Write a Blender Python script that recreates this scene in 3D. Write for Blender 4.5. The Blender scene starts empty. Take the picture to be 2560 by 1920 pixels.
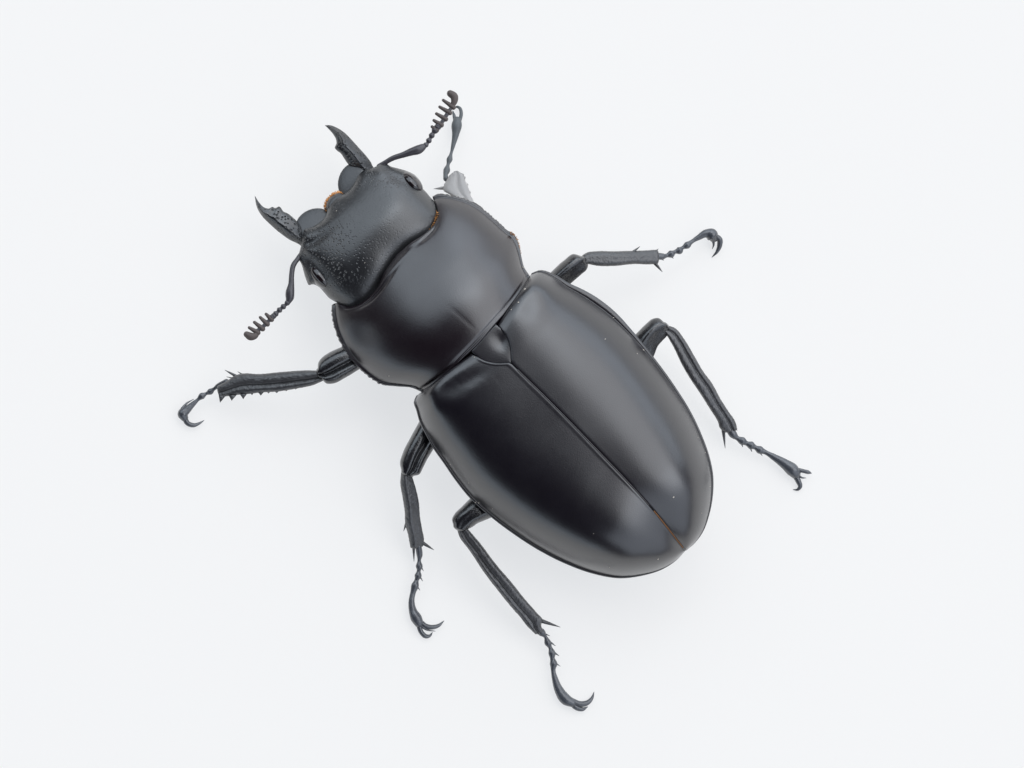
import bpy, bmesh, math, random
import numpy as np
from mathutils import Vector
from mathutils.bvhtree import BVHTree

random.seed(7); rng = np.random.default_rng(7)
sc = bpy.context.scene
R = math.radians

# ------------------------------------------------------------------ camera
U = 2.0e-5                     # metres per photograph pixel at the table (a 28 mm beetle)
D = 0.22                       # camera distance
TILT = R(8.0)
FW, FH = 2560, 1920
cam_d = bpy.data.cameras.new('camera'); cam = bpy.data.objects.new('camera', cam_d)
sc.collection.objects.link(cam); sc.camera = cam
CAMP = np.array([0.0, -math.sin(TILT) * D, math.cos(TILT) * D])
cam.location = CAMP; cam.rotation_euler = (TILT, 0, 0)
cam_d.sensor_width = 36.0; cam_d.lens = 36.0 * D / (FW * U)
cam_d.clip_start = 0.005; cam_d.clip_end = 20
UPV = np.array([0.0, math.cos(TILT), math.sin(TILT)])

# ------------------------------------------------------------------ world, lamps, exposure
w = bpy.data.worlds.new('World'); sc.world = w; w.use_nodes = True
bg = w.node_tree.nodes['Background']
bg.inputs[0].default_value = (0.80, 0.72, 1.0, 1); bg.inputs[1].default_value = 0.03

def softbox(name, az, el, dist, sx, sy, watts, col=(1, 1, 1)):
    d = bpy.data.lights.new(name, 'AREA'); d.shape = 'RECTANGLE'
    d.size, d.size_y, d.energy, d.color = sx, sy, watts, col
    o = bpy.data.objects.new(name, d); sc.collection.objects.link(o)
    p = Vector((math.cos(R(az)) * math.cos(R(el)), math.sin(R(az)) * math.cos(R(el)), math.sin(R(el)))) * dist
    o.location = p; o.rotation_euler = (-p).to_track_quat('-Z', 'Y').to_euler()
    return o
softbox('softbox_key', 36, 53, 0.90, 1.25, 0.85, 6.4, (0.93, 0.955, 1.0))
softbox('softbox_front', 116, 42, 0.95, 1.25, 0.72, 4.6, (0.80, 0.90, 1.0))
softbox('softbox_rear', -38, 33, 0.95, 1.70, 0.85, 4.8, (0.80, 0.88, 1.0))
softbox('softbox_side', 222, 5, 0.95, 1.50, 0.14, 0.9, (0.72, 0.86, 1.0))
softbox('softbox_low', 58, 15, 0.95, 1.50, 0.38, 3.2, (0.80, 0.89, 1.0))
# added unseen lamp: shines up through the translucent white sheet to lift shadows
under_fill = bpy.data.lights.new('under_sheet_fill_lamp', 'AREA'); under_fill.shape = 'SQUARE'; under_fill.size = 0.8; under_fill.energy = 2.44; under_fill.color = (0.915, 0.94, 0.962)
po = bpy.data.objects.new('under_sheet_fill_lamp', under_fill); sc.collection.objects.link(po); po.location = (0, 0, -0.06); po.rotation_euler = (math.pi, 0, 0)

vs = sc.view_settings
vs.view_transform = 'Standard'; vs.look = 'None'; vs.exposure = 0.0; vs.gamma = 1.0; vs.use_curve_mapping = False
sc.cycles.use_denoising = True
sc.cycles.max_bounces = 6

# ------------------------------------------------------------------ geometry helpers
def world(p):
    """(n,3) photograph x, y and height above the table (all in photograph pixels) -> metres."""
    p = np.asarray(p, float).reshape(-1, 3)
    Q = np.zeros((len(p), 3))
    Q[:, 0] = (p[:, 0] - FW / 2) * U
    Q += ((FH / 2 - p[:, 1]) * U)[:, None] * UPV[None, :]
    d = Q - CAMP
    k = (p[:, 2] * U - CAMP[2]) / d[:, 2]
    return CAMP + d * k[:, None]

def hermite(t, P, tt):
    P = np.asarray(P, float); t = np.asarray(t, float)
    if P.ndim == 1: P = P[:, None]
    m = np.zeros_like(P)
    d = (P[1:] - P[:-1]) / (t[1:] - t[:-1])[:, None]
    m[0], m[-1] = d[0], d[-1]
    if len(P) > 2:
        h = (t[1:] - t[:-1])[:, None]
        m[1:-1] = (d[:-1] * h[1:] + d[1:] * h[:-1]) / (h[1:] + h[:-1])
    i = np.clip(np.searchsorted(t, tt, side='right') - 1, 0, len(t) - 2)
    h = (t[i + 1] - t[i])[:, None]; s = ((tt - t[i])[:, None]) / h
    return ((2*s**3 - 3*s**2 + 1) * P[i] + (s**3 - 2*s**2 + s) * h * m[i] + (-2*s**3 + 3*s**2) * P[i+1] + (s**3 - s**2) * h * m[i+1])

def cr(pts, n, resample=True):
    P = np.array(pts, float)
    c = np.concatenate([[0], np.cumsum(np.maximum(np.linalg.norm(np.diff(P[:, :2], axis=0), axis=1), 1e-3))])
    if not resample:
        return hermite(c, P, np.linspace(0, c[-1], n))
    Q = hermite(c, P, np.linspace(0, c[-1], max(400, n * 4)))
    a = np.concatenate([[0], np.cumsum(np.linalg.norm(np.diff(Q[:, :2], axis=0), axis=1))])
    s = np.linspace(0, a[-1], n)
    return np.stack([np.interp(s, a, Q[:, k]) for k in range(Q.shape[1])], 1)

def sm(u, knots):
    k = np.array(knots, float)
    return hermite(k[:, 0], k[:, 1], np.clip(np.atleast_1d(np.asarray(u, float)).ravel(), k[0, 0], k[-1, 0]))[:, 0].reshape(np.shape(u))

def gauss(x, y, cx, cy, rx, ry, ang=0):
    a = R(ang); dx, dy = x - cx, y - cy
    p = dx * math.cos(a) + dy * math.sin(a); q = -dx * math.sin(a) + dy * math.cos(a)
    return np.exp(-(p / rx) ** 2 - (q / ry) ** 2)

class MB:
    """verts (in photograph space) and faces of ONE mesh"""
    def __init__(s): s.v = []; s.f = []; s.n = 0; s.att = []
    def add(s, verts, faces, att=None, metres=False):
        verts = np.asarray(verts, float).reshape(-1, 3)
        s.v.append(verts if metres else world(verts))
        s.f += [tuple(i + s.n for i in f) for f in faces]
        s.att.append(np.zeros(len(verts)) if att is None else np.asarray(att, float).ravel())
        s.n += len(verts)
        return s
    def build(s, name, mat, parent=None, flat=False):
        v = np.concatenate(s.v); c = (v.min(0) + v.max(0)) / 2
        me = bpy.data.meshes.new(name); me.from_pydata((v - c).tolist(), [], s.f)
        bm = bmesh.new(); bm.from_mesh(me); bmesh.ops.recalc_face_normals(bm, faces=bm.faces[:]); bm.to_mesh(me); bm.free(); me.update()
        if not flat: me.polygons.foreach_set('use_smooth', [True] * len(me.polygons))
        a = np.concatenate(s.att)
        if a.any():
            at = me.attributes.new('pit', 'FLOAT', 'POINT'); at.data.foreach_set('value', a.astype(np.float32))
        me.materials.append(mat)
        o = bpy.data.objects.new(name, me); sc.collection.objects.link(o)
        o['_w'] = 0
        pw = WL.get(parent.name, np.zeros(3)) if parent else np.zeros(3)
        if parent: o.parent = parent
        o.location = c - pw; WL[o.name] = c
        del o['_w']
        return o
WL = {}
def empty(name, p, parent=None):
    o = bpy.data.objects.new(name, None); sc.collection.objects.link(o)
    o.empty_display_size = 0.002
    c = world(p)[0]; pw = WL.get(parent.name, np.zeros(3)) if parent else np.zeros(3)
    if parent: o.parent = parent
    o.location = c - pw; WL[o.name] = c
    return o

def grid_faces(n, m, base=0, wrap=False):
    f = []
    for i in range(n - 1):
        for j in range(m if wrap else m - 1):
            k = (j + 1) % m
            f.append((base + i*m + j, base + i*m + k, base + (i+1)*m + k, base + (i+1)*m + j))
    return f

def coons(F, B, L, Rr):
    nt, ns = len(F), len(L)
    t = np.linspace(0, 1, nt)[None, :, None]; s = np.linspace(0, 1, ns)[:, None, None]
    return ((1-s)*F[None] + s*B[None] + (1-t)*L[:, None] + t*Rr[:, None]
            - ((1-s)*(1-t)*F[0] + (1-s)*t*F[-1] + s*(1-t)*B[0] + s*t*B[-1]))

def relax(G, it=150):
    G = G.copy()
    for _ in range(it):
        G[1:-1, 1:-1] = .25 * (G[:-2, 1:-1] + G[2:, 1:-1] + G[1:-1, :-2] + G[1:-1, 2:])
    return G
def retime(G, t):
    u = np.linspace(0, 1, G.shape[1])
    H = hermite(u, G.transpose(1, 0, 2).reshape(G.shape[1], -1), t)
    return H.reshape(len(t), G.shape[0], 2).transpose(1, 0, 2)

def shell(mb, X, Y, Z, att=None, skirt=((0.0, 5), (0.012, 14), (0.06, 34), (0.2, 62))):
    """a grid of surface points closed below by a rolled rim (inset share, drop)"""
    n, m = X.shape
    P = np.stack([X, Y, Z], -1)
    faces = grid_faces(n, m)
    loop = [(0, j) for j in range(m)] + [(i, m-1) for i in range(1, n)] + [(n-1, j) for j in range(m-2, -1, -1)] + [(i, 0) for i in range(n-2, 0, -1)]
    idx = [i*m + j for i, j in loop]
    ring = np.array([P[i, j] for i, j in loop])
    cen = P[n//2, m//2, :2]
    verts = [P.reshape(-1, 3)]; base = n*m; prev = idx; k = len(loop)
    for ins, drop in skirt:
        r = ring.copy(); r[:, :2] += (cen - r[:, :2]) * ins; r[:, 2] = np.maximum(r[:, 2] - drop, 25)
        verts.append(r); cur = list(range(base, base + k)); base += k
        for a in range(k):
            b = (a + 1) % k
            faces.append((prev[a], cur[a], cur[b], prev[b]))
        prev = cur
    verts.append(np.array([[cen[0], cen[1], max(ring[:, 2].min() - 70, 20)]]))
    for a in range(k): faces.append((prev[a], base, prev[(a+1) % k]))
    V = np.concatenate(verts)
    A = None
    if att is not None:
        A = np.zeros(len(V)); A[:n*m] = att.ravel()
        A[n*m:n*m+k] = [att[i, j] for i, j in loop]
    mb.add(V, faces, A)
    return mb

def superellipse(m=20, e=1.0):
    a = np.linspace(0, 2*np.pi, m, endpoint=False)
    c, s = np.cos(a), np.sin(a)
    return np.stack([np.sign(c)*np.abs(c)**e, np.sign(s)*np.abs(s)**e], 1)

def section(pts, m=28):
    """closed smooth cross-section through (across -1..1, up -1..1) points"""
    P = np.array(pts, float); k = len(P)
    Q = np.concatenate([P[-2:], P, P[:3]])
    t = np.arange(len(Q), dtype=float)
    return hermite(t, Q, np.linspace(2, 2 + k, m, endpoint=False))

def loft(mb, A, B, zc, h, sec=None, n=40, r0=0.5, r1=0.5, att=0.0, rough=0.0, resample=True):
    """a limb whose two outlines are A and B, with the centre height zc and half thickness h along it"""
    sec = superellipse(20, 0.85) if sec is None else sec
    A = cr(A, n) if resample else np.array(A, float); B = cr(B, n) if resample else np.array(B, float)
    n = len(A)
    u = np.linspace(0, 1, n)
    zc = sm(u, zc) if not np.isscalar(zc) else np.full(n, zc)
    h = sm(u, h) if not np.isscalar(h) else np.full(n, h)
    C = (A + B) / 2; W = (B - A) / 2
    rows = []
    def row(c, wv, z, hh):
        return np.concatenate([c[None] + sec[:, :1] * wv[None], (z + sec[:, 1:] * hh)], 1)
    q = 5
    d0 = C[0] - C[1]; d0 /= np.linalg.norm(d0); e0 = np.linalg.norm(W[0]) * r0
    d1 = C[-1] - C[-2]; d1 /= np.linalg.norm(d1); e1 = np.linalg.norm(W[-1]) * r1
    for k in range(q, 0, -1):
        a = k / q * math.pi / 2 * 0.97; rows.append(row(C[0] + d0*e0*math.sin(a), W[0]*math.cos(a), zc[0], h[0]*math.cos(a)))
    for i in range(n): rows.append(row(C[i], W[i], zc[i], h[i]))
    for k in range(1, q + 1):
        a = k / q * math.pi / 2 * 0.97; rows.append(row(C[-1] + d1*e1*math.sin(a), W[-1]*math.cos(a), zc[-1], h[-1]*math.cos(a)))
    V = np.array(rows); nr, m = V.shape[:2]
    if rough: V[..., 2] += rng.normal(0, rough, V.shape[:2]); V[..., :2] += rng.normal(0, rough * .5, V.shape[:2] + (2,))
    f = grid_faces(nr, m, wrap=True)
    f.append(tuple(range(m - 1, -1, -1))); f.append(tuple((nr-1)*m + j for j in range(m)))
    mb.add(V, f, np.full(nr*m, att))
    return mb

def tube(mb, pts, n=None, m=12, zs=1.0, cap=True, att=0.0):
    """tapered round limb through (x, y, z, r)"""
    P = np.array(pts, float)
    n = n or max(8, 6 * len(P))
    Q = cr(P, n, resample=False) if len(P) > 2 else np.linspace(P[0], P[1], n)
    r = np.maximum(Q[:, 3], 0.35)
    C = world(Q[:, :3]) / U
    T = np.gradient(C, axis=0); T /= np.linalg.norm(T, axis=1)[:, None] + 1e-9
    up = np.array([0, 0, 1.0])
    rows = []
    def ring(c, t, rr):
        s = np.cross(t, up); l = np.linalg.norm(s); s = s / l if l > 1e-3 else np.array([1.0, 0, 0])
        b = np.cross(s, t)
        a = np.linspace(0, 2*np.pi, m, endpoint=False)
        return c + rr * (np.cos(a)[:, None]*s + zs*np.sin(a)[:, None]*b)
    if cap:
        for k in (3, 2, 1): a = k/3*1.5; rows.append(ring(C[0] - T[0]*r[0]*math.sin(a), T[0], r[0]*math.cos(a)))
    for i in range(n): rows.append(ring(C[i], T[i], r[i]))
    if cap:
        for k in (1, 2, 3): a = k/3*1.5; rows.append(ring(C[-1] + T[-1]*r[-1]*math.sin(a), T[-1], r[-1]*math.cos(a)))
    V = np.array(rows) * U
    f = grid_faces(len(rows), m, wrap=True)
    f.append(tuple(range(m-1, -1, -1))); f.append(tuple((len(rows)-1)*m + j for j in range(m)))
    mb.add(V.reshape(-1, 3), f, np.full(len(rows)*m, att), metres=True)
    return mb

# ------------------------------------------------------------------ materials
def nodes_of(name):
    m = bpy.data.materials.new(name); m.use_nodes = True
    nt = m.node_tree; b = nt.nodes['Principled BSDF']
    return m, nt, b

def chitin(name, base, rough, pits=None, grain=0.25, grain_px=5, spec=0.5, vary=0.25, rough_var=0.06, coat=0.0, pit_attr=True, wrinkle=0.0, wrinkle_px=9):
    m, nt, b = nodes_of(name); N, L = nt.nodes.new, nt.links.new
    tc = N('ShaderNodeTexCoord')
    def noise(px, detail=3.0):
        n = N('ShaderNodeTexNoise'); n.inputs['Scale'].default_value = 1.0 / (px * U); n.inputs['Detail'].default_value = detail
        L(tc.outputs['Object'], n.inputs['Vector']); return n
    big = noise(140, 4)
    mix = N('ShaderNodeMixRGB'); mix.inputs[1].default_value = tuple(c * (1 - vary) for c in base) + (1,)
    mix.inputs[2].default_value = tuple(c * (1 + vary) for c in base) + (1,)
    L(big.outputs['Fac'], mix.inputs[0]); L(mix.outputs[0], b.inputs['Base Color'])
    rm = N('ShaderNodeMapRange'); rm.inputs['From Min'].default_value = .3; rm.inputs['From Max'].default_value = .7
    rm.inputs['To Min'].default_value = rough - rough_var; rm.inputs['To Max'].default_value = rough + rough_var
    mid = noise(38, 5); L(mid.outputs['Fac'], rm.inputs['Value']); L(rm.outputs[0], b.inputs['Roughness'])
    b.inputs['Specular IOR Level'].default_value = spec
    b.inputs['Coat Weight'].default_value = coat; b.inputs['Coat Roughness'].default_value = 0.25; b.inputs['Coat IOR'].default_value = 1.6
    last = None
    if grain:
        g = noise(grain_px, 2); bp = N('ShaderNodeBump'); bp.inputs['Strength'].default_value = grain; bp.inputs['Distance'].default_value = 1.2 * U
        L(g.outputs['Fac'], bp.inputs['Height']); last = bp
    if wrinkle:
        g = noise(wrinkle_px, 5); bp = N('ShaderNodeBump'); bp.inputs['Strength'].default_value = wrinkle; bp.inputs['Distance'].default_value = 5 * U
        L(g.outputs['Fac'], bp.inputs['Height'])
        if last: L(last.outputs[0], bp.inputs['Normal'])
        last = bp
    if pits:
        px, depth = pits
        vo = N('ShaderNodeTexVoronoi'); vo.inputs['Scale'].default_value = 1.0 / (px * U); vo.inputs['Randomness'].default_value = 1.0
        L(tc.outputs['Object'], vo.inputs['Vector'])
        mr = N('ShaderNodeMapRange'); mr.interpolation_type = 'SMOOTHSTEP'
        mr.inputs['From Min'].default_value = 0.12; mr.inputs['From Max'].default_value = 0.40
        L(vo.outputs['Distance'], mr.inputs['Value'])
        inv = N('ShaderNodeMath'); inv.operation = 'SUBTRACT'; inv.inputs[0].default_value = 1.0; L(mr.outputs[0], inv.inputs[1])
        mul = N('ShaderNodeMath'); mul.operation = 'MULTIPLY'; L(inv.outputs[0], mul.inputs[0])
        if pit_attr:
            at = N('ShaderNodeAttribute'); at.attribute_name = 'pit'; L(at.outputs['Fac'], mul.inputs[1])
        else: mul.inputs[1].default_value = 1.0
        neg = N('ShaderNodeMath'); neg.operation = 'MULTIPLY'; neg.inputs[1].default_value = -1.0; L(mul.outputs[0], neg.inputs[0])
        bp = N('ShaderNodeBump'); bp.inputs['Strength'].default_value = 1.0; bp.inputs['Distance'].default_value = depth * U
        L(neg.outputs[0], bp.inputs['Height'])
        if last: L(last.outputs[0], bp.inputs['Normal'])
        last = bp
    if last: L(last.outputs[0], b.inputs['Normal']); L(last.outputs[0], b.inputs['Coat Normal'])
    return m

M = {}
M['elytra'] = chitin('elytra_chitin', (0.0042, 0.0028, 0.0058), 0.31, spec=0.9, coat=0.7, rough_var=0.02, vary=0.12, grain=0.20, grain_px=2.4)
M['pronotum'] = chitin('pronotum_chitin', (0.0080, 0.0036, 0.0060), 0.30, spec=0.9, coat=0.7, rough_var=0.02, vary=0.12, grain=0.20, grain_px=2.4)
M['head'] = chitin('head_chitin', (0.012, 0.0125, 0.014), 0.38, spec=0.9, coat=0.6, pits=(7, 1.6), grain=0.25, grain_px=2.6)
M['mandible'] = chitin('mandible_chitin', (0.016, 0.017, 0.019), 0.32, spec=0.9, coat=0.4, pits=(8, 4.5), grain=0.4, grain_px=5)
M['lobe'] = chitin('mandible_lobe_chitin', (0.055, 0.058, 0.062), 0.40, spec=0.9, grain=0.5, grain_px=5)
M['leg'] = chitin('leg_chitin', (0.008, 0.008, 0.010), 0.25, spec=0.9, coat=0.5, grain=0.5, grain_px=5, wrinkle=0.15, wrinkle_px=22)
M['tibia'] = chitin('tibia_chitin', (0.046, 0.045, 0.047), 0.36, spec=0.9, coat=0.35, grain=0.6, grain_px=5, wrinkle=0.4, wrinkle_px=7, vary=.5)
M['tarsus'] = chitin('tarsus_chitin', (0.060, 0.065, 0.076), 0.34, spec=0.9, coat=0.4, grain=0.4, grain_px=5)
M['pale'] = chitin('tibia_chitin_glare_tint', (0.42, 0.405, 0.39), 0.42, grain=0.5, grain_px=6, vary=.25)  # whitish base colour stands in for glare on this tibia
M['glaretarsus'] = chitin('tarsus_chitin_glare_tint', (0.12, 0.13, 0.135), 0.45, grain=0.3, grain_px=6)  # lighter copy of the tarsus colour, with the bright haze painted in
M['antenna'] = chitin('antenna_chitin', (0.055, 0.05, 0.058), 0.40, spec=0.8, grain=0.3, grain_px=5)
M['club'] = chitin('antenna_club_chitin', (0.115, 0.092, 0.084), 0.6, grain=0.4, grain_px=3)
M['eye'] = chitin('eye_cornea', (0.010, 0.005, 0.006), 0.17, spec=1.0, rough_var=.01, grain=0.05, grain_px=3, coat=0.3)
M['body'] = chitin('underside_chitin', (0.012, 0.012, 0.013), 0.45, grain=0.5, grain_px=6)

def plain(name, col, rough=0.6, **kw):
    m, nt, b = nodes_of(name)
    n = nt.nodes.new('ShaderNodeTexNoise'); n.inputs['Scale'].default_value = 1 / (12 * U)
    tc = nt.nodes.new('ShaderNodeTexCoord'); nt.links.new(tc.outputs['Object'], n.inputs['Vector'])
    mx = nt.nodes.new('ShaderNodeMixRGB'); mx.inputs[1].default_value = tuple(c * .75 for c in col) + (1,); mx.inputs[2].default_value = tuple(min(1, c * 1.25) for c in col) + (1,)
    nt.links.new(n.outputs['Fac'], mx.inputs[0]); nt.links.new(mx.outputs[0], b.inputs['Base Color'])
    b.inputs['Roughness'].default_value = rough
    return m
M['hair'] = plain('orange_hair', (0.85, 0.38, 0.12), 0.5)
M['brownhair'] = plain('brown_hair', (0.45, 0.22, 0.09), 0.5)
M['amber'] = plain('amber_suture', (0.26, 0.11, 0.035), 0.4)
M['seam'] = plain('seam_edge', (0.085, 0.078, 0.08), 0.35)
M['dust'] = plain('dust_flake', (0.62, 0.56, 0.48), 0.7)

# ------------------------------------------------------------------ the white sheet
def sheet():
    m, nt, b = nodes_of('white_sheet'); N, L = nt.nodes.new, nt.links.new
    tc = N('ShaderNodeTexCoord')
    n = N('ShaderNodeTexNoise'); n.inputs['Scale'].default_value = 60; n.inputs['Detail'].default_value = 4
    L(tc.outputs['Object'], n.inputs['Vector'])
    mx = N('ShaderNodeMixRGB'); mx.inputs[1].default_value = (0.93, 0.855, 0.765, 1); mx.inputs[2].default_value = (0.94, 0.865, 0.775, 1)
    L(n.outputs['Fac'], mx.inputs[0]); L(mx.outputs[0], b.inputs['Base Color'])
    b.inputs['Roughness'].default_value = 0.75; b.inputs['Specular IOR Level'].default_value = 0.15
    n2 = N('ShaderNodeTexNoise'); n2.inputs['Scale'].default_value = 9000; L(tc.outputs['Object'], n2.inputs['Vector'])
    bp = N('ShaderNodeBump'); bp.inputs['Strength'].default_value = 0.15; bp.inputs['Distance'].default_value = 1e-5
    L(n2.outputs['Fac'], bp.inputs['Height']); L(bp.outputs[0], b.inputs['Normal'])
    tr = N('ShaderNodeBsdfTranslucent'); tr.inputs[0].default_value = (0.86, 0.86, 0.86, 1)
    mxs = N('ShaderNodeMixShader'); mxs.inputs[0].default_value = 0.72
    L(b.outputs[0], mxs.inputs[1]); L(tr.outputs[0], mxs.inputs[2]); L(mxs.outputs[0], nt.nodes['Material Output'].inputs['Surface'])
    me = bpy.data.meshes.new('tabletop'); s = 0.45
    me.from_pydata([(-s, -s, 0), (s, -s, 0), (s, s, 0), (-s, s, 0)], [], [(0, 1, 2, 3)])
    me.materials.append(m)
    o = bpy.data.objects.new('tabletop', me); sc.collection.objects.link(o)
    o['kind'] = 'structure'; o['label'] = 'plain white sheet under the beetle'
sheet()

# ------------------------------------------------------------------ the beetle
beetle = empty('stag_beetle', (1290, 980, 0))
beetle['label'] = 'black stag beetle with short hooked mandibles on a white sheet'
beetle['category'] = 'beetle'

# ---- underside: thorax and abdomen beneath the shells
mb = MB()
loft(mb, [(985, 800), (1090, 930), (1130, 1060), (1215, 1200), (1380, 1330), (1590, 1380)],
     [(1110, 610), (1250, 690), (1390, 760), (1560, 890), (1680, 1060), (1690, 1270)],
     [(0, 120), (.3, 115), (.7, 112), (1, 118)], [(0, 60), (.25, 82), (.7, 78), (1, 40)], n=40, r0=.3, r1=.35)
mb.build('abdomen', M['body'], beetle)

# ---- elytra
SUT = [(1269, 907), (1276, 907), (1283, 913), (1300, 930), (1344, 973), (1414, 1043), (1504, 1136), (1569, 1204), (1621, 1261), (1713, 1376)]
IN_L = [(1180, 883), (1213, 902), (1246, 908)] + SUT
IN_R = [(1243, 814), (1265, 841), (1275, 871), (1277, 895), (1278, 906)] + SUT[2:]
OUT_L = [(1040, 990), (1034, 1006), (1040, 1024), (1049, 1056), (1065, 1088), (1083, 1121), (1109, 1158), (1137, 1199), (1175, 1246), (1230, 1295),
         (1282, 1334), (1347, 1376), (1412, 1409), (1484, 1435), (1549, 1446), (1608, 1439), (1653, 1425), (1686, 1405), (1713, 1378)]
OUT_R = [(1330, 682), (1350, 675), (1380, 683), (1401, 694), (1427, 710), (1441, 716), (1488, 741), (1535, 777), (1582, 828), (1629, 886), (1687, 965),
         (1728, 1031), (1754, 1086), (1774, 1142), (1783, 1187), (1783, 1233), (1774, 1285), (1757, 1331), (1735, 1360), (1715, 1377)]
ZS = [(0, 304), (.06, 310), (.2, 316), (.4, 320), (.6, 318), (.74, 303), (.86, 264), (.95, 216), (1, 176)]
ZE = [(0, 204), (.12, 190), (.4, 174), (.75, 164), (1, 158)]
EDGE = []
def elytron(inner, outer, side, name):
    n = 130
    v = np.concatenate([[0, .006, .014, .03], np.linspace(.05, .88, 46), np.linspace(.89, 1, 26)])
    u = 1 - (1 - np.linspace(0, 1, n)) ** 1.25
    def at(C):
        Q = cr(C, 900); k = u * 899; i = np.clip(k.astype(int), 0, 898); f = (k - i)[:, None]
        return Q[i] * (1 - f) + Q[i + 1] * f
    I, O = at(inner), at(outer)
    d = O - I; ln = np.maximum(np.linalg.norm(d, axis=1), 1e-3)[:, None]
    I = I + d / ln * np.minimum(0.2, ln * .3)          # the hairline gap of the suture
    V, Ug = np.meshgrid(v, u)
    vm = 0.974 - (0.036 * np.exp(-((Ug - .2) / .13) ** 2) if side == 'r' else 0.0)
    X = I[:, None, 0] * (1 - V) + O[:, None, 0] * V
    Y = I[:, None, 1] * (1 - V) + O[:, None, 1] * V
    zs, ze = sm(Ug, ZS), sm(Ug, ZE)
    dome = np.clip(1 - np.clip(V / vm, 0, 1) ** (4.0 if side == 'l' else 3.3), 0, 1) ** 0.83
    Z = ze + (zs - ze) * dome
    rim = np.clip((V - vm) / (1 - vm), 0, 1)
    Z += 2.2 * np.sin(np.pi * rim) - 2.5 * rim
    lip = np.exp(-(V * ln / 1.5) ** 2); Z -= 2.2 * lip                  # rolled sutural edge
    bead = np.exp(-((V * ln - 3.0) / 1.8) ** 2); Z += (1.3 if side == 'l' else -0.3) * bead
    base = np.exp(-(Ug / .016) ** 2); Z -= 8 * base                  # rolled base under the pronotum
    Z += 9 * np.exp(-((Ug - .055) / .05) ** 2 - ((V - .80) / .16) ** 2)       # shoulder
    Z -= 5 * np.exp(-((Ug - .05) / .045) ** 2 - ((V - .50) / .16) ** 2)
    if side == 'l':
        Z -= 3 * np.exp(-((Ug - .07) / .03) ** 2 - ((V - .27) / .14) ** 2)
        for k in range(40):
            cx, cy = 1150 + rng.normal(0, 42), 962 + rng.normal(0, 18)
            Z += rng.choice([-1, 1]) * rng.uniform(.08, .25) * gauss(X, Y, cx, cy, rng.uniform(6, 14), rng.uniform(3, 4.5), rng.uniform(20, 60))
    # faint unevenness of the shell
    Z += 0.55 * np.sin(X / 41 + Y / 67) * np.sin(Y / 53 - X / 71) * np.clip((1 - V) * 4, 0, 1)
    if side == 'l': EDGE[:] = [u, I, Z[:, 1] + 1.2]
    mb = MB()
    shell(mb, X, Y, Z, skirt=((0.0, 5), (0.01, 16), (0.05, 40), (0.16, 70)))
    return mb.build(name, M['elytra'], beetle)
eL = elytron(IN_L, OUT_L, 'l', 'elytron'); eL['label'] = 'black wing case on the shaded flank'
eR = elytron(IN_R, OUT_R, 'r', 'elytron'); eR['label'] = 'black wing case with a broad grey sheen'

def seam(a, b, step, r, mat):
    u, I, z = EDGE
    k = [i for i in range(len(u)) if a <= u[i] <= b][::step]
    tube(MB(), [(I[i, 0], I[i, 1], z[i], r) for i in k], n=3 * len(k), m=8).build('suture_edge', mat, beetle)
seam(.17, .83, 4, 1.15, M['seam']); seam(.825, .99, 3, 1.45, M['amber'])
# ---- scutellum
Fc = cr([(1177, 878), (1208, 844), (1239, 810)], 30); 
Lc = cr([(1177, 878), (1215, 905), (1245, 910), (1276, 909)], 26); Rc = cr([(1239, 810), (1268, 840), (1277, 871), (1279, 906)], 26)
Bc = np.linspace(Lc[-1], Rc[-1], 30)
G = coons(Fc, Bc, Lc, Rc)
s, t = np.meshgrid(np.linspace(0, 1, 26), np.linspace(0, 1, 30), indexing='ij')
Z = 301 + 6 * s + 2 * np.sin(np.pi * t) ** .7 * (1 - .5 * s) - 4 * gauss(s, t, .35, .75, .2, .2)
mb = MB(); shell(mb, G[..., 0], G[..., 1], Z, skirt=((0, 4), (.02, 16), (.1, 40)))
mb.build('scutellum', M['elytra'], beetle)

# ---- pronotum
PF = cr([(829, 763), (838, 758), (852, 760), (876, 766), (899, 759), (919, 745), (942, 720), (962, 679), (982, 651), (992, 637)], 41)
PF2 = cr([(992, 637), (1020, 612), (1063, 583), (1084, 563), (1094, 540), (1092, 517), (1084, 500), (1081, 491)], 41)
PFc = np.concatenate([PF, PF2[1:]])
PB = cr([(1056, 981), (1068, 979), (1080, 971), (1104, 953), (1131, 929), (1158, 899), (1185, 874), (1212, 846)], 41)
PB2 = cr([(1212, 846), (1235, 818), (1266, 784), (1293, 750), (1313, 723), (1325, 702), (1327, 694)], 41)
PBc = np.concatenate([PB, PB2[1:]])
NS = 96
PL = cr([(829, 763), (829, 784), (834, 814), (851, 858), (871, 892), (898, 922), (935, 952), (949, 960), (989, 966), (1030, 970), (1056, 981)], NS)
PR = cr([(1081, 491), (1096, 484), (1116, 486), (1142, 491), (1172, 500), (1195, 512), (1220, 532), (1246, 555), (1271, 577), (1284, 583), (1291, 595),
         (1299, 618), (1304, 643), (1311, 669), (1322, 686), (1327, 694)], NS)
# finely toothed side margins
def nick(C, amp, a, b):
    u = np.linspace(0, 1, len(C)); nrm = np.gradient(C, axis=0); nrm = np.stack([nrm[:, 1], -nrm[:, 0]], 1); nrm /= np.linalg.norm(nrm, axis=1)[:, None]
    k = np.where((u > a) & (u < b), 1, 0) * amp * (rng.random(len(C)) - .5)
    return C + nrm * k[:, None]
PLn, PRn = nick(PL, 3.2, .04, .7), nick(PR, 3.2, .04, .6)
nt = len(PFc)
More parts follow.
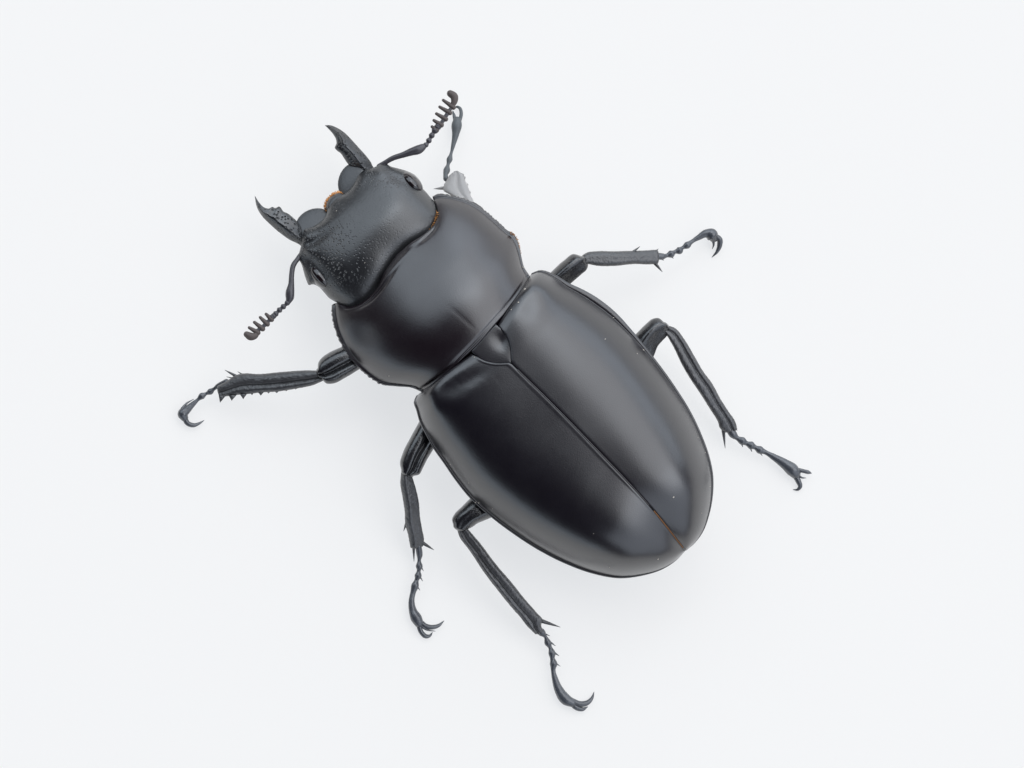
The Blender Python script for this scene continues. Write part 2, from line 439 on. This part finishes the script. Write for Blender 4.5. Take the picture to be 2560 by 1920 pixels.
# denser columns near both margins
tt = np.concatenate([np.linspace(0, .09, 18)[:-1], np.linspace(.09, .91, 90), np.linspace(.91, 1, 18)[1:]])
ss = np.linspace(0, 1, NS)
Gs = retime(relax(coons(PFc, PBc, PL, PR)), tt)
Gn = Gs.copy(); Gn[:, 0] = PLn; Gn[:, -1] = PRn
for k in (1, 2, 3):
    Gn[:, k] += (PLn - PL) * (1 - k / 4); Gn[:, -1 - k] += (PRn - PR) * (1 - k / 4)
G = Gn
X, Y = G[..., 0], G[..., 1]
S, T = np.meshgrid(ss, tt, indexing='ij'); A = np.abs(2 * T - 1)
zm = sm(S, [(0, 246), (.15, 263), (.42, 296), (.68, 315), (.85, 316), (1, 307)])
ze = sm(S, [(0, 150), (.3, 158), (.7, 172), (1, 205)])
vm = .962
dome = np.clip(1 - np.clip(A / vm, 0, 1) ** 2.1, 0, 1) ** .80
Z = ze + (zm - ze) * dome
rim = np.clip((A - vm) / (1 - vm), 0, 1); Z += 4 * np.sin(np.pi * rim) - 4 * rim
Lr = 330.0
fd = S * Lr; bd = (1 - S) * Lr                       # distance from front and rear edges
gr = np.where(T < .5, 1.0, np.exp(-((T - .5) / .13) ** 2)) * np.clip((.47 - np.abs(T - .26) * 1.0) * 5, 0, 1)
Z += -2 * np.exp(-(fd / 2.5) ** 2) - 9.0 * np.clip(1 - fd / 17, 0, 1) * np.clip((.62 - T) * 12, 0, 1) * np.clip((T - .04) * 20, 0, 1)
Z -= 7.5 * np.exp(-((fd - 21) / 6.5) ** 2) * np.exp(-((T - .30) / .13) ** 2)          # groove behind the front bead
Z -= 6.5 * np.exp(-((fd - 20) / 6.0) ** 2) * np.exp(-((T - .72) / .06) ** 2)
Z += -8 * np.exp(-(bd / 4.0) ** 2) - 3 * np.exp(-((bd - 13) / 4) ** 2) + 2 * np.exp(-((bd - 6) / 3) ** 2)
Z -= 0.45 * np.exp(-((T - .505) / .008) ** 2) * np.exp(-((S - .74) / .14) ** 4)         # median furrow
Z -= 7 * gauss(X, Y, 905, 840, 40, 40) + 5 * gauss(X, Y, 1235, 610, 45, 40)            # side dents
mb = MB(); shell(mb, X, Y, Z, skirt=((0, 4), (.01, 14), (.05, 38), (.16, 64)))
pron = mb.build('pronotum', M['pronotum'], beetle)

# ---- head
HF = [(745, 645), (748, 632), (752, 617), (754, 606), (756, 588), (760, 575), (781, 568), (795, 559), (808, 548), (817, 532), (825, 508), (838, 494)]
HF2 = [(838, 494), (858, 486), (875, 472), (886, 457), (896, 439), (908, 427), (934, 419), (951, 411), (967, 409)]
HFc = np.concatenate([cr(HF, 41), cr(HF2, 41)[1:]])
HB = cr([(865, 775), (900, 770), (930, 750), (955, 720), (978, 682), (1000, 650)], 41)
HB2 = cr([(1000, 650), (1030, 622), (1075, 590), (1102, 560), (1106, 535), (1100, 516)], 41)
HBc = np.concatenate([HB, HB2[1:]])
HL = cr([(745, 645), (754, 661), (759, 679), (766, 701), (773, 713), (781, 711), (799, 719), (810, 731), (824, 746), (842, 757), (865, 775)], 80)
HR = cr([(967, 409), (975, 415), (992, 420), (1013, 426), (1028, 432), (1039, 440), (1038, 448), (1051, 466), (1066, 481), (1081, 499), (1100, 516)], 80)
G = relax(coons(HFc, HBc, HL, HR), 80); X, Y = G[..., 0], G[..., 1]
s = np.linspace(0, 1, 80); t = np.linspace(0, 1, len(HFc)); S, T = np.meshgrid(s, t, indexing='ij'); A = np.abs(2*T - 1)
zm = sm(S, [(0, 172), (.10, 192), (.35, 222), (.65, 238), (.88, 226), (1, 205)])
ze = sm(S, [(0, 158), (.3, 150), (.6, 150), (1, 158)])
Z = ze + (zm - ze) * np.clip(1 - A ** 2.6, 0, 1) ** .72
Z -= 4 * np.exp(-(S / .02) ** 2)
HEADB = [(768, 625, 16, 11, 20, 13), (792, 600, 34, 9, -35, -9), (783, 660, 26, 14, 45, -9), (800, 682, 30, 18, 55, -6), (812, 560, 40, 14, -30, 5),
         (765, 590, 16, 12, 0, 8), (775, 690, 10, 26, -18, 5),
         (952, 432, 20, 14, 0, 9), (990, 446, 30, 10, 30, -7), (1015, 436, 22, 8, 20, 4), (905, 452, 34, 10, -52, 3),
         (985, 625, 46, 30, -40, -4)]
for cx, cy, rx, ry, an, am in HEADB: Z += .5 * am * gauss(X, Y, cx, cy, rx, ry, an)
pit = np.clip(1.15 * gauss(X, Y, 790, 605, 55, 50) + 1.1 * gauss(X, Y, 805, 655, 60, 34, 20) + .22 * gauss(X, Y, 865, 665, 75, 55) + .9 * gauss(X, Y, 762, 680, 14, 45, -15)
              + .55 * gauss(X, Y, 890, 455, 14, 50, 52) + .5 * gauss(X, Y, 960, 445, 60, 22, 20) + .12, 0, 1)
mb = MB(); shell(mb, X, Y, Z, att=pit, skirt=((0, 5), (.02, 20), (.08, 48), (.22, 78)))
head = mb.build('head', M['head'], beetle)

def ellipsoid(mb, c, ax, ang, n=20, m=28, att=0.0, slope=(0, 0)):
    a = R(ang); V = []
    for i in range(n + 1):
        th = math.pi * i / n
        for j in range(m):
            ph = 2 * math.pi * j / m
            p, q, zz = ax[0]*math.sin(th)*math.cos(ph), ax[1]*math.sin(th)*math.sin(ph), ax[2]*math.cos(th)
            dx, dy = p*math.cos(a) - q*math.sin(a), p*math.sin(a) + q*math.cos(a)
            V.append((c[0] + dx, c[1] + dy, c[2] + zz + slope[0]*dx + slope[1]*dy))
    return mb.add(V, grid_faces(n + 1, m, wrap=True), np.full(len(V), att))
ellipsoid(MB(), (800, 691, 147), (42, 22, 44), 49).build('eye', M['eye'], head)
ellipsoid(MB(), (1029, 457, 147), (36, 20, 43), 46).build('eye', M['eye'], head)

# ---- labrum and its orange fringe
mb = MB()
loft(mb, [(823, 540), (816, 527), (816, 508), (822, 497), (834, 487), (848, 482), (860, 488)], [(850, 545), (845, 535), (845, 525), (850, 518), (858, 510), (866, 504), (872, 500)],
     150, 22, n=30, r0=.2, r1=.2)
lab = mb.build('labrum', M['lobe'], head)
def hairs(path, length, jitter, count, r, z, name, mat, parent, outward):
    C = cr(path, count); mb = MB()
    for i in range(count):
        p = C[i] + rng.normal(0, 1.2, 2); tg = C[min(i+1, count-1)] - C[max(i-1, 0)]; tg /= np.linalg.norm(tg)
        nm = np.array([tg[1], -tg[0]]) * outward; d = nm + tg * rng.normal(0, jitter); d /= np.linalg.norm(d)
        l = length * (0.6 + .6 * rng.random()); zz = z + rng.normal(0, 4)
        tube(mb, [(*(p - d*3), zz, r), (*(p + d*l*.5), zz + 1, r*.8), (*(p + d*l + rng.normal(0, 1, 2)), zz - 3, r*.25)], n=5, m=5, cap=False)
    o = mb.build(name, mat, parent); o['kind'] = 'stuff'; return o
hairs([(818, 528), (813, 518), (815, 506), (822, 496)], 9, .5, 60, .9, 150, 'hair_fringe', M['hair'], head, -1)
hairs([(823, 494), (832, 486), (846, 481), (854, 482)], 7, .5, 60, .9, 150, 'hair_fringe', M['hair'], head, -1)
hairs([(1093, 530), (1091, 548), (1083, 563), (1068, 578)], 1.2, .8, 60, .45, 196, 'hair_fringe', M['hair'], head, 1)
hairs([(1276, 581), (1287, 592), (1295, 612), (1300, 636)], 3, .8, 60, .8, 166, 'hair_fringe', M['brownhair'], pron, -1)

# ---- mandibles: a ridged blade with a toothed inner edge
SECM = section([(-1, 0), (-.72, .42), (-.22, .92), (.0, 1.0), (.3, .72), (.75, .42), (1, 0), (.6, -.5), (0, -.8), (-.6, -.55)], 30)
SECM_L = section([(-1, 0), (-.75, .5), (-.3, 1.0), (-.05, .98), (.3, .80), (.8, .6), (1, .1), (.6, -.5), (0, -.8), (-.6, -.55)], 30)
man = MB()
loft(man, [(760, 622), (750, 613), (723, 599), (698, 581), (672, 558), (654, 539), (643, 520), (639, 506), (637, 490)],
     [(772, 580), (757, 570), (745, 556), (734, 545), (719, 533), (708, 528), (703, 520), (698, 516), (688, 520), (681, 517), (672, 521), (660, 518), (648, 506), (637, 489)],
     [(0, 136), (.3, 150), (.6, 152), (1, 168)], [(0, 18), (.25, 24), (.5, 22), (.85, 12), (1, 2)], sec=SECM_L, n=80, att=.8, r1=.1)
man.build('mandible', M['mandible'], beetle)
man = MB()
loft(man, [(940, 424), (933, 417), (927, 405), (916, 390), (897, 369), (877, 347), (862, 332), (844, 320), (826, 313), (812, 313)],
     [(888, 430), (874, 415), (866, 405), (859, 394), (851, 383), (843, 377), (837, 370), (841, 358), (840, 349), (833, 336), (822, 323), (812, 313.5)],
     [(0, 136), (.3, 150), (.6, 152), (1, 168)], [(0, 18), (.25, 24), (.5, 22), (.85, 12), (1, 2)], sec=SECM, n=80, att=.8, r1=.1)
man.build('mandible', M['mandible'], beetle)
# rounded base lobes beside the labrum
mb = MB(); ellipsoid(mb, (786, 560, 149), (49, 38, 8), -22, slope=(.14, .28)); mb.build('mandible_lobe', M['lobe'], beetle)
mb = MB(); ellipsoid(mb, (879, 452, 149), (46, 33, 8), -72, slope=(.26, .14)); mb.build('mandible_lobe', M['lobe'], beetle)

# ---- antennae
def antenna(p0, scape, beads, lamellae, club):
    e = empty('antenna', p0, beetle)
    tube(MB(), scape, m=14).build('scape', M['antenna'], e)
    mb = MB()
    for (x, y, z, r), (x2, y2, z2, r2) in zip(beads[:-1], beads[1:]):
        tube(mb, [(x, y, z, r*.55), (x*.6 + x2*.4, y*.6 + y2*.4, z*.6 + z2*.4, r), (x2, y2, z2, r2*.5)], n=9, m=12)
    stem = [beads[-2]] + [(b[0], b[1], b[2], 5.2) for b, t in lamellae] + [club[0]]
    tube(mb, stem, n=5 * len(stem), m=10)
    mb.build('funicle', M['antenna'], e)
    for (bx, by, z), (tx, ty) in lamellae:
        mb = MB(); dx, dy = tx - bx, ty - by
        tube(mb, [(bx - dx*.14, by - dy*.14, z, 6.6), (bx + dx*.2, by + dy*.2, z, 5.8), (bx + dx*.5, by + dy*.5, z + 2, 4.9), (bx + dx*.9, by + dy*.9, z + 2, 3.9)], n=14, m=12, zs=1.2)
        mb.build('lamella', M['club'], e)
    tube(MB(), club, n=18, m=14).build('lamella', M['club'], e)
zA = 158
antenna((955, 411, 150), [(948, 416, 150, 7), (962, 407, 155, 6), (981, 396, 160, 6.5), (1008, 387, 164, 7.5), (1030, 379, 166, 10), (1046, 374, 166, 11.5), (1058, 367, 166, 8.5), (1063, 364, 166, 6)],
        [(1061, 367, 166, 7), (1069, 357, 167, 7.5), (1076, 345, 168, 7.5), (1083, 332, 169, 9), (1093, 319, 170, 9), (1100, 310, 170, 6)],
        [((1090, 324, 170), (1079, 316)), ((1101, 311, 171), (1083, 300)), ((1111, 296, 172), (1089, 283)), ((1121, 280, 173), (1097, 266)), ((1130, 266, 174), (1106, 249))],
        [(1131, 264, 174, 6), (1136, 252, 175, 8.5), (1135, 241, 175, 10), (1126, 234, 175, 9)])
antenna((748, 645, 150), [(752, 638, 150, 7), (744, 648, 155, 6), (734, 662, 158, 6.5), (729, 688, 160, 6.5), (728, 710, 160, 7.5), (725, 732, 158, 11), (724, 746, 156, 10), (721, 754, 155, 7)],
        [(723, 752, 156, 7), (713, 763, 155, 7.5), (703, 771, 154, 7.5), (694, 780, 153, 7.5), (684, 790, 152, 7.5), (676, 797, 152, 6)],
        [((677, 797, 152), (664, 784)), ((666, 808, 151), (649, 792)), ((654, 820, 150), (634, 804)), ((642, 830, 149), (621, 818))],
        [(644, 832, 149, 6), (636, 840, 149, 8.5), (626, 841, 149, 10), (617, 836, 149, 8)])

# ---- legs
SECG = section([(-1, 0), (-.88, .58), (-.55, .92), (-.02, .90), (.14, .52), (.34, .60), (.62, .72), (.92, .40), (1, 0), (.7, -.7), (0, -.95), (-.7, -.7)], 36)   # a broad face, a groove, a narrow face
SECH = section([(-1, 0), (-.92, .40), (-.62, .74), (-.38, .62), (-.22, .54), (-.06, .86), (.50, .94), (.88, .60), (1, 0), (.7, -.7), (0, -.95), (-.7, -.7)], 36)  # the other way round
SECF = section([(-1, 0), (-.86, .62), (-.4, .98), (.1, .92), (.55, .86), (.9, .45), (1, 0), (.75, -.7), (0, -1), (-.75, -.7)], 30)
SECK = section([(-1, .05), (-.92, .5), (-.55, .9), (-.2, 1.0), (.3, .62), (.85, .2), (1, -.05), (.7, -.7), (0, -1), (-.75, -.7)], 30)    # keeled towards the first outline
def spike(mb, b, t, r, z0, z1=None):
    z1 = z0 if z1 is None else z1
    bx, by = b; tx, ty = t; dx, dy = tx - bx, ty - by
    tube(mb, [(bx - dx*.25, by - dy*.25, z0, r), (bx + dx*.4, by + dy*.4, (z0 + z1)/2, r*.62), (tx, ty, z1, .5)], n=9, m=10, cap=False)
def tooth(mb, a, b, t, z, h):
    """triangular tooth on a tibia's edge"""
    V = [(*a, z + h), (*b, z + h), (*b, z - h), (*a, z - h), (*t, z)]
    mb.add(V, [(0, 1, 2, 3), (1, 0, 4), (2, 1, 4), (3, 2, 4), (0, 3, 4)])
def leg(hip, femur, tibia, spines, tarsus, barbs, claws, empod=None, mf='leg', mt='tibia', ms='tarsus', teeth=(), label=None):
    e = empty('leg', hip, beetle)
    if label: e['label'] = label
    if femur: loft(MB(), femur[0], femur[1], femur[2], femur[3], sec=femur[4], n=46, r0=.2, r1=.55).build('femur', M[mf], e)
    mb = MB(); loft(mb, tibia[0], tibia[1], tibia[2], tibia[3], sec=tibia[4], n=80, r0=.35, r1=.3, rough=.35)
    for tth in teeth: tooth(mb, *tth)
    tb = mb.build('tibia', M[mt], e)
    for sp in spines:
        mb = MB(); spike(mb, *sp); mb.build('spine', M[mt], e)
    mb = MB(); tube(mb, tarsus, n=10 * len(tarsus), m=14)
    for b in barbs: spike(mb, *b)
    mb.build('tarsus', M[ms], e)
    for c in claws: tube(MB(), c, n=22, m=12).build('claw', M[ms], e)
    if empod: tube(MB(), empod, n=12, m=8).build('empodium', M[ms], e)

# front leg under the shaded pronotum side
leg((880, 905, 110),
    ([(930, 838), (855, 867), (820, 883), (806, 893), (796, 906), (794, 921)], [(960, 895), (902, 921), (867, 942), (831, 959), (817, 959), (802, 946)],
     [(0, 118), (1, 128)], [(0, 34), (.8, 32), (1, 24)], SECG),
    ([(800, 926), (759, 926), (702, 930), (646, 935), (605, 934), (585, 940), (566, 953), (545, 964)], [(806, 953), (782, 963), (749, 970), (690, 979), (655, 981), (620, 985), (585, 988), (552, 993)],
     [(0, 124), (.5, 96), (1, 58)], [(0, 17), (.6, 16), (1, 12)], SECG),
    [((586, 938), (562, 925), 4.2, 66), ((582, 945), (566, 942), 2, 64), ((606, 936), (594, 929), 2.4, 70)],
    [(566, 955, 52, 8), (545, 965, 40, 6), (534, 973, 34, 4.5), (526, 979, 30, 8), (516, 984, 27, 4), (505, 990, 25, 8.5), (496, 998, 24, 4.5), (486, 1007, 23, 6), (468, 1024, 21, 10), (457, 1036, 19, 13), (461, 1044, 17, 10)],
    [], [[(462, 1046, 16, 7), (469, 1058, 14, 6.5), (484, 1063, 11, 5.5), (497, 1059, 8, 3.5), (510, 1051, 5, .8)], [(455, 1022, 22, 4), (466, 1009, 20, 2.6), (484, 998, 15, .8)]],
    teeth=[((660, 980), (645, 981), (652, 989), 88, 5), ((618, 984), (600, 986), (608, 998), 78, 5), ((592, 987), (572, 989), (579, 1002), 70, 5), ((564, 990), (546, 984), (550, 1007), 62, 5),
           ((698, 977), (687, 979), (692, 983), 96, 4), ((722, 973), (711, 975), (716, 978), 100, 4), ((745, 969), (736, 971), (739, 974), 106, 3), ((676, 979), (668, 980), (671, 984), 92, 3), ((635, 982), (626, 983), (630, 988), 82, 3)])
# middle leg on the shaded flank
leg((1060, 1100, 110),
    ([(1085, 985), (1048, 1054), (1027, 1092), (1007, 1132), (1000, 1160), (1003, 1175)], [(1130, 1045), (1081, 1127), (1067, 1150), (1056, 1172), (1048, 1186), (1034, 1190)],
     [(0, 120), (1, 130)], [(0, 34), (.8, 32), (1, 22)], SECG),
    ([(1003, 1180), (1001, 1210), (1007, 1246), (1012, 1282), (1013, 1309), (1020, 1336), (1026, 1368)], [(1030, 1190), (1039, 1219), (1047, 1255), (1050, 1291), (1055, 1322), (1060, 1352), (1058, 1364)],
     [(0, 126), (.5, 90), (1, 44)], [(0, 16), (.6, 17), (1, 13)], SECK),
    [((1017, 1304), (1009, 1328), 4.5, 74, 66), ((1058, 1358), (1085, 1375), 5.5, 48, 40), ((1034, 1368), (1035, 1404), 4.5, 44, 22)],
    [(1046, 1366, 44, 8), (1049, 1388, 34, 7.5), (1048, 1401, 30, 4.5), (1048, 1418, 27, 8.5), (1047, 1426, 25, 5), (1045, 1440, 23, 9), (1042, 1449, 22, 5.5), (1038, 1463, 21, 9.5), (1033, 1480, 20, 7), (1029, 1502, 20, 7.5), (1032, 1526, 19, 10), (1041, 1546, 18, 14), (1047, 1557, 16, 12)],
    [((1051, 1414), (1059, 1428), 3, 25, 20), ((1049, 1440), (1057, 1453), 3, 22, 18), ((1042, 1464), (1050, 1476), 3, 20, 16)],
    [[(1052, 1556, 16, 7), (1064, 1565, 14, 6.5), (1080, 1568, 11, 6), (1096, 1564, 8, 4.5), (1110, 1552, 5, .8)], [(1047, 1562, 15, 7), (1053, 1580, 12, 6), (1066, 1591, 8, 5.5), (1075, 1589, 6, 3.5), (1081, 1581, 4, .8)]],
    [(1054, 1566, 16, 3.5), (1066, 1574, 14, 2.5), (1088, 1578, 12, .7)])
# hind leg on the shaded flank
leg((1200, 1270, 110),
    ([(1235, 1190), (1177, 1244), (1153, 1268), (1137, 1284), (1130, 1298), (1133, 1312)], [(1290, 1268), (1231, 1293), (1207, 1303), (1193, 1309), (1182, 1317), (1168, 1324)],
     [(0, 112), (1, 124)], [(0, 34), (.8, 32), (1, 22)], SECF),
    ([(1135, 1308), (1142, 1322), (1148, 1340), (1175, 1378), (1211, 1432), (1247, 1479), (1283, 1523), (1301, 1543), (1316, 1563), (1338, 1585)],
     [(1166, 1318), (1180, 1334), (1202, 1360), (1238, 1408), (1278, 1455), (1314, 1500), (1343, 1533), (1357, 1551), (1353, 1562), (1358, 1578)],
     [(0, 122), (.5, 92), (1, 44)], [(0, 16), (.6, 16), (1, 11)], SECH),
    [((1356, 1553), (1401, 1568), 6, 50, 44)],
    [(1346, 1574, 44, 9), (1356, 1583, 40, 9), (1363, 1591, 36, 4.5), (1370, 1608, 31, 8.5), (1375, 1618, 28, 5), (1380, 1634, 26, 9), (1381, 1646, 24, 6), (1384, 1660, 22, 9.5), (1383, 1671, 21, 6.5), (1388, 1699, 20, 8), (1398, 1726, 19, 11.5), (1415, 1749, 18, 14), (1430, 1757, 16, 11)],
    [((1366, 1586), (1375, 1590), 2, 38), ((1374, 1604), (1389, 1615), 3.5, 30, 26), ((1384, 1630), (1398, 1640), 3.5, 25, 22), ((1390, 1658), (1401, 1666), 2.5, 22, 18)],
    [[(1430, 1753, 16, 8), (1450, 1760, 13, 7.5), (1468, 1757, 10, 6.5), (1480, 1745, 7, 4), (1485, 1730, 4, .8)], [(1428, 1758, 15, 7), (1443, 1770, 11, 6.5), (1457, 1773, 8, 5), (1469, 1767, 5, .9)]],
    None)
# front leg on the lit side, tibia and tarsus coloured lighter for glare, showing past the pronotum corner
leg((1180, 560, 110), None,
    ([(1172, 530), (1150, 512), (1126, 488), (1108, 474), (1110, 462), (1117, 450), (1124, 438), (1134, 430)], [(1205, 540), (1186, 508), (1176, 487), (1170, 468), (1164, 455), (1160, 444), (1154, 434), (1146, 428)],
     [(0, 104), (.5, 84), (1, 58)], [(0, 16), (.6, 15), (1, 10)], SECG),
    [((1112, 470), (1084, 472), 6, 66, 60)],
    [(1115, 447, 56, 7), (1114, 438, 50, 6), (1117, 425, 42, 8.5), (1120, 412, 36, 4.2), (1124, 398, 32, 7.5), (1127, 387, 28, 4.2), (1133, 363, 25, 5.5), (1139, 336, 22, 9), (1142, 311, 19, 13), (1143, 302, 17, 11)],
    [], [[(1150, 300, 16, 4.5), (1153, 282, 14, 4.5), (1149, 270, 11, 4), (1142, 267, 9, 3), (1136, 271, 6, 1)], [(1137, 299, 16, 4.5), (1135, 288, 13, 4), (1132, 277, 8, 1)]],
    mt='pale', ms='glaretarsus', label='front leg with a tibia painted whitish to stand for glare, past the pronotum corner',
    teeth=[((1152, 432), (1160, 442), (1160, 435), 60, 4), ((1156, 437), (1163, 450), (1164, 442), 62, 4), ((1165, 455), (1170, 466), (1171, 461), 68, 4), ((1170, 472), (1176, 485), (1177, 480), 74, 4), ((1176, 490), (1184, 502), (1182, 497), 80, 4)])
# middle leg on the lit side
leg((1390, 710, 110),
    ([(1330, 728), (1377, 681), (1410, 651), (1434, 635), (1450, 639), (1456, 641)], [(1390, 748), (1427, 709), (1451, 688), (1468, 671), (1470, 662), (1467, 656)],
     [(0, 112), (1, 128)], [(0, 34), (.8, 32), (1, 22)], SECK),
    ([(1452, 641), (1468, 631), (1490, 628), (1534, 628), (1577, 627), (1610, 626), (1642, 624)], [(1462, 659), (1475, 661), (1490, 664), (1534, 665), (1588, 660), (1620, 661), (1643, 660)],
     [(0, 124), (.5, 100), (1, 66)], [(0, 15), (.6, 16), (1, 12)], SECF),
    [((1586, 627), (1600, 616), 3.5, 92), ((1640, 661), (1656, 680), 5, 68), ((1640, 628), (1646, 622), 2.5, 70)],
    [(1642, 640, 64, 9), (1657, 641, 58, 8), (1666, 639, 54, 5), (1678, 635, 50, 9.5), (1687, 630, 47, 5), (1699, 626, 44, 9.5), (1706, 620, 42, 4.8), (1718, 613, 40, 9), (1727, 606, 38, 5.5), (1746, 594, 35, 7), (1767, 584, 31, 11.5), (1780, 588, 26, 16), (1784, 594, 22, 12)],
    [((1650, 646), (1660, 651), 3, 56), ((1676, 641), (1684, 646), 3, 48)],
    [[(1788, 590, 24, 7), (1799, 599, 20, 7.5), (1799, 614, 14, 6.5), (1792, 630, 9, 4), (1780, 643, 4, .8)], [(1782, 598, 20, 4), (1784, 612, 14, 2.6), (1781, 622, 8, .8)]])
# hind leg on the lit side
leg((1600, 880, 110),
    ([(1545, 880), (1591, 834), (1614, 811), (1632, 797), (1646, 795), (1660, 805)], [(1612, 930), (1636, 887), (1645, 865), (1656, 852), (1667, 840), (1672, 826)],
     [(0, 108), (1, 124)], [(0, 34), (.8, 32), (1, 22)], SECK),
    ([(1661, 812), (1687, 820), (1710, 847), (1734, 887), (1759, 930), (1779, 957), (1804, 1002), (1822, 1030), (1837, 1052), (1843, 1072)][::1],
     [(1664, 834), (1674, 850), (1687, 874), (1705, 912), (1723, 943), (1750, 983), (1777, 1026), (1795, 1055), (1801, 1072), (1812, 1080)],
     [(0, 120), (.5, 90), (1, 40)], [(0, 15), (.6, 16), (1, 12)], SECH),
    [((1808, 1074), (1813, 1121), 5.5, 40, 22), ((1838, 1064), (1843, 1077), 4, 40, 34)],
    [(1822, 1070, 40, 9), (1834, 1087, 36, 10), (1843, 1095, 34, 6), (1857, 1103, 32, 10), (1866, 1108, 30, 6), (1879, 1114, 28, 10), (1887, 1118, 27, 6), (1900, 1125, 25, 10), (1910, 1129, 24, 6.5), (1935, 1143, 22, 8.5), (1962, 1160, 20, 13), (1983, 1177, 18, 16), (1988, 1183, 16, 14)],
    [((1832, 1092), (1834, 1098), 2.5, 34), ((1854, 1109), (1857, 1118), 3, 30), ((1876, 1120), (1880, 1130), 3, 26), ((1900, 1132), (1906, 1140), 2.5, 23)],
    [[(1992, 1174, 17, 5.5), (2010, 1178, 16, 5), (2022, 1181, 14, 4.5), (2028, 1183, 12, 1.5)], [(1987, 1188, 15, 7.5), (1996, 1203, 12, 7), (2000, 1217, 8, 5.5), (1994, 1224, 5, 3.5), (1983, 1224, 3, .8)]],
    [(1993, 1184, 15, 3), (2004, 1194, 12, 2.5), (2015, 1195, 10, .7)])

# ---- flecks of dust lying on the shells
bpy.context.view_layer.update()
trees = []
for o in (eL, eR, pron, head):
    mw = o.matrix_world
    trees.append(BVHTree.FromPolygons([mw @ v.co for v in o.data.vertices], [tuple(p.vertices) for p in o.data.polygons]))
def on_shell(px, py):
    a = world([(px, py, 600)])[0]; b = world([(px, py, 0)])[0]; d = Vector(b - a); best = None
    for t in trees:
        loc, nrm, i, dist = t.ray_cast(Vector(a), d.normalized())
        if loc is not None and (best is None or dist < best[2]): best = (loc, nrm, dist)
    return best
SPECKS = [(1513, 848, 4.5), (1609, 875, 5), (1593, 884, 3.5), (1534, 794, 3), (1687, 965, 4), (1684, 1243, 4.5), (1645, 1398, 4), (1754, 1283, 3), (1745, 1094, 2.5), (1763, 1131, 2.5),
          (1197, 1257, 6), (1189, 1256, 4), (1172, 1207, 4), (1126, 1161, 3.5), (1232, 1272, 2.5), (1312, 723, 6), (1296, 756, 4.5), (1278, 774, 3), (1273, 1312, 2.5), (1524, 1418, 3),
          (1484, 1334, 2), (841, 527, 2.5), (912, 657, 3), (972, 940, 3), (1230, 858, 6), (1237, 851, 5), (1224, 866, 4), (1186, 893, 3), (1305, 645, 3.5), (1308, 668, 3), (1775, 1216, 2.5)]
mb = MB()
for px, py, r in SPECKS:
    h = on_shell(px, py)
    if not h: continue
    loc, nrm, _ = h
    t1 = nrm.orthogonal().normalized(); t2 = nrm.cross(t1); V = []; k = 6
    a0 = random.random() * 6; el = random.uniform(.5, 1)
    for lvl, zz in ((1.0, -.2), (.7, .5)):
        for j in range(k):
            a = a0 + 2*math.pi*j/k; rr = r * U * random.uniform(.4, .7) * lvl
            V.append(tuple(loc + t1*rr*math.cos(a) + t2*rr*math.sin(a)*el + nrm*zz*r*U*.5))
    f = [(j, (j+1) % k, k + (j+1) % k, k + j) for j in range(k)] + [tuple(range(k, 2*k))]
    mb.add(V, f, metres=True)
o = mb.build('dust', M['dust'], beetle, flat=True); o['kind'] = 'stuff'
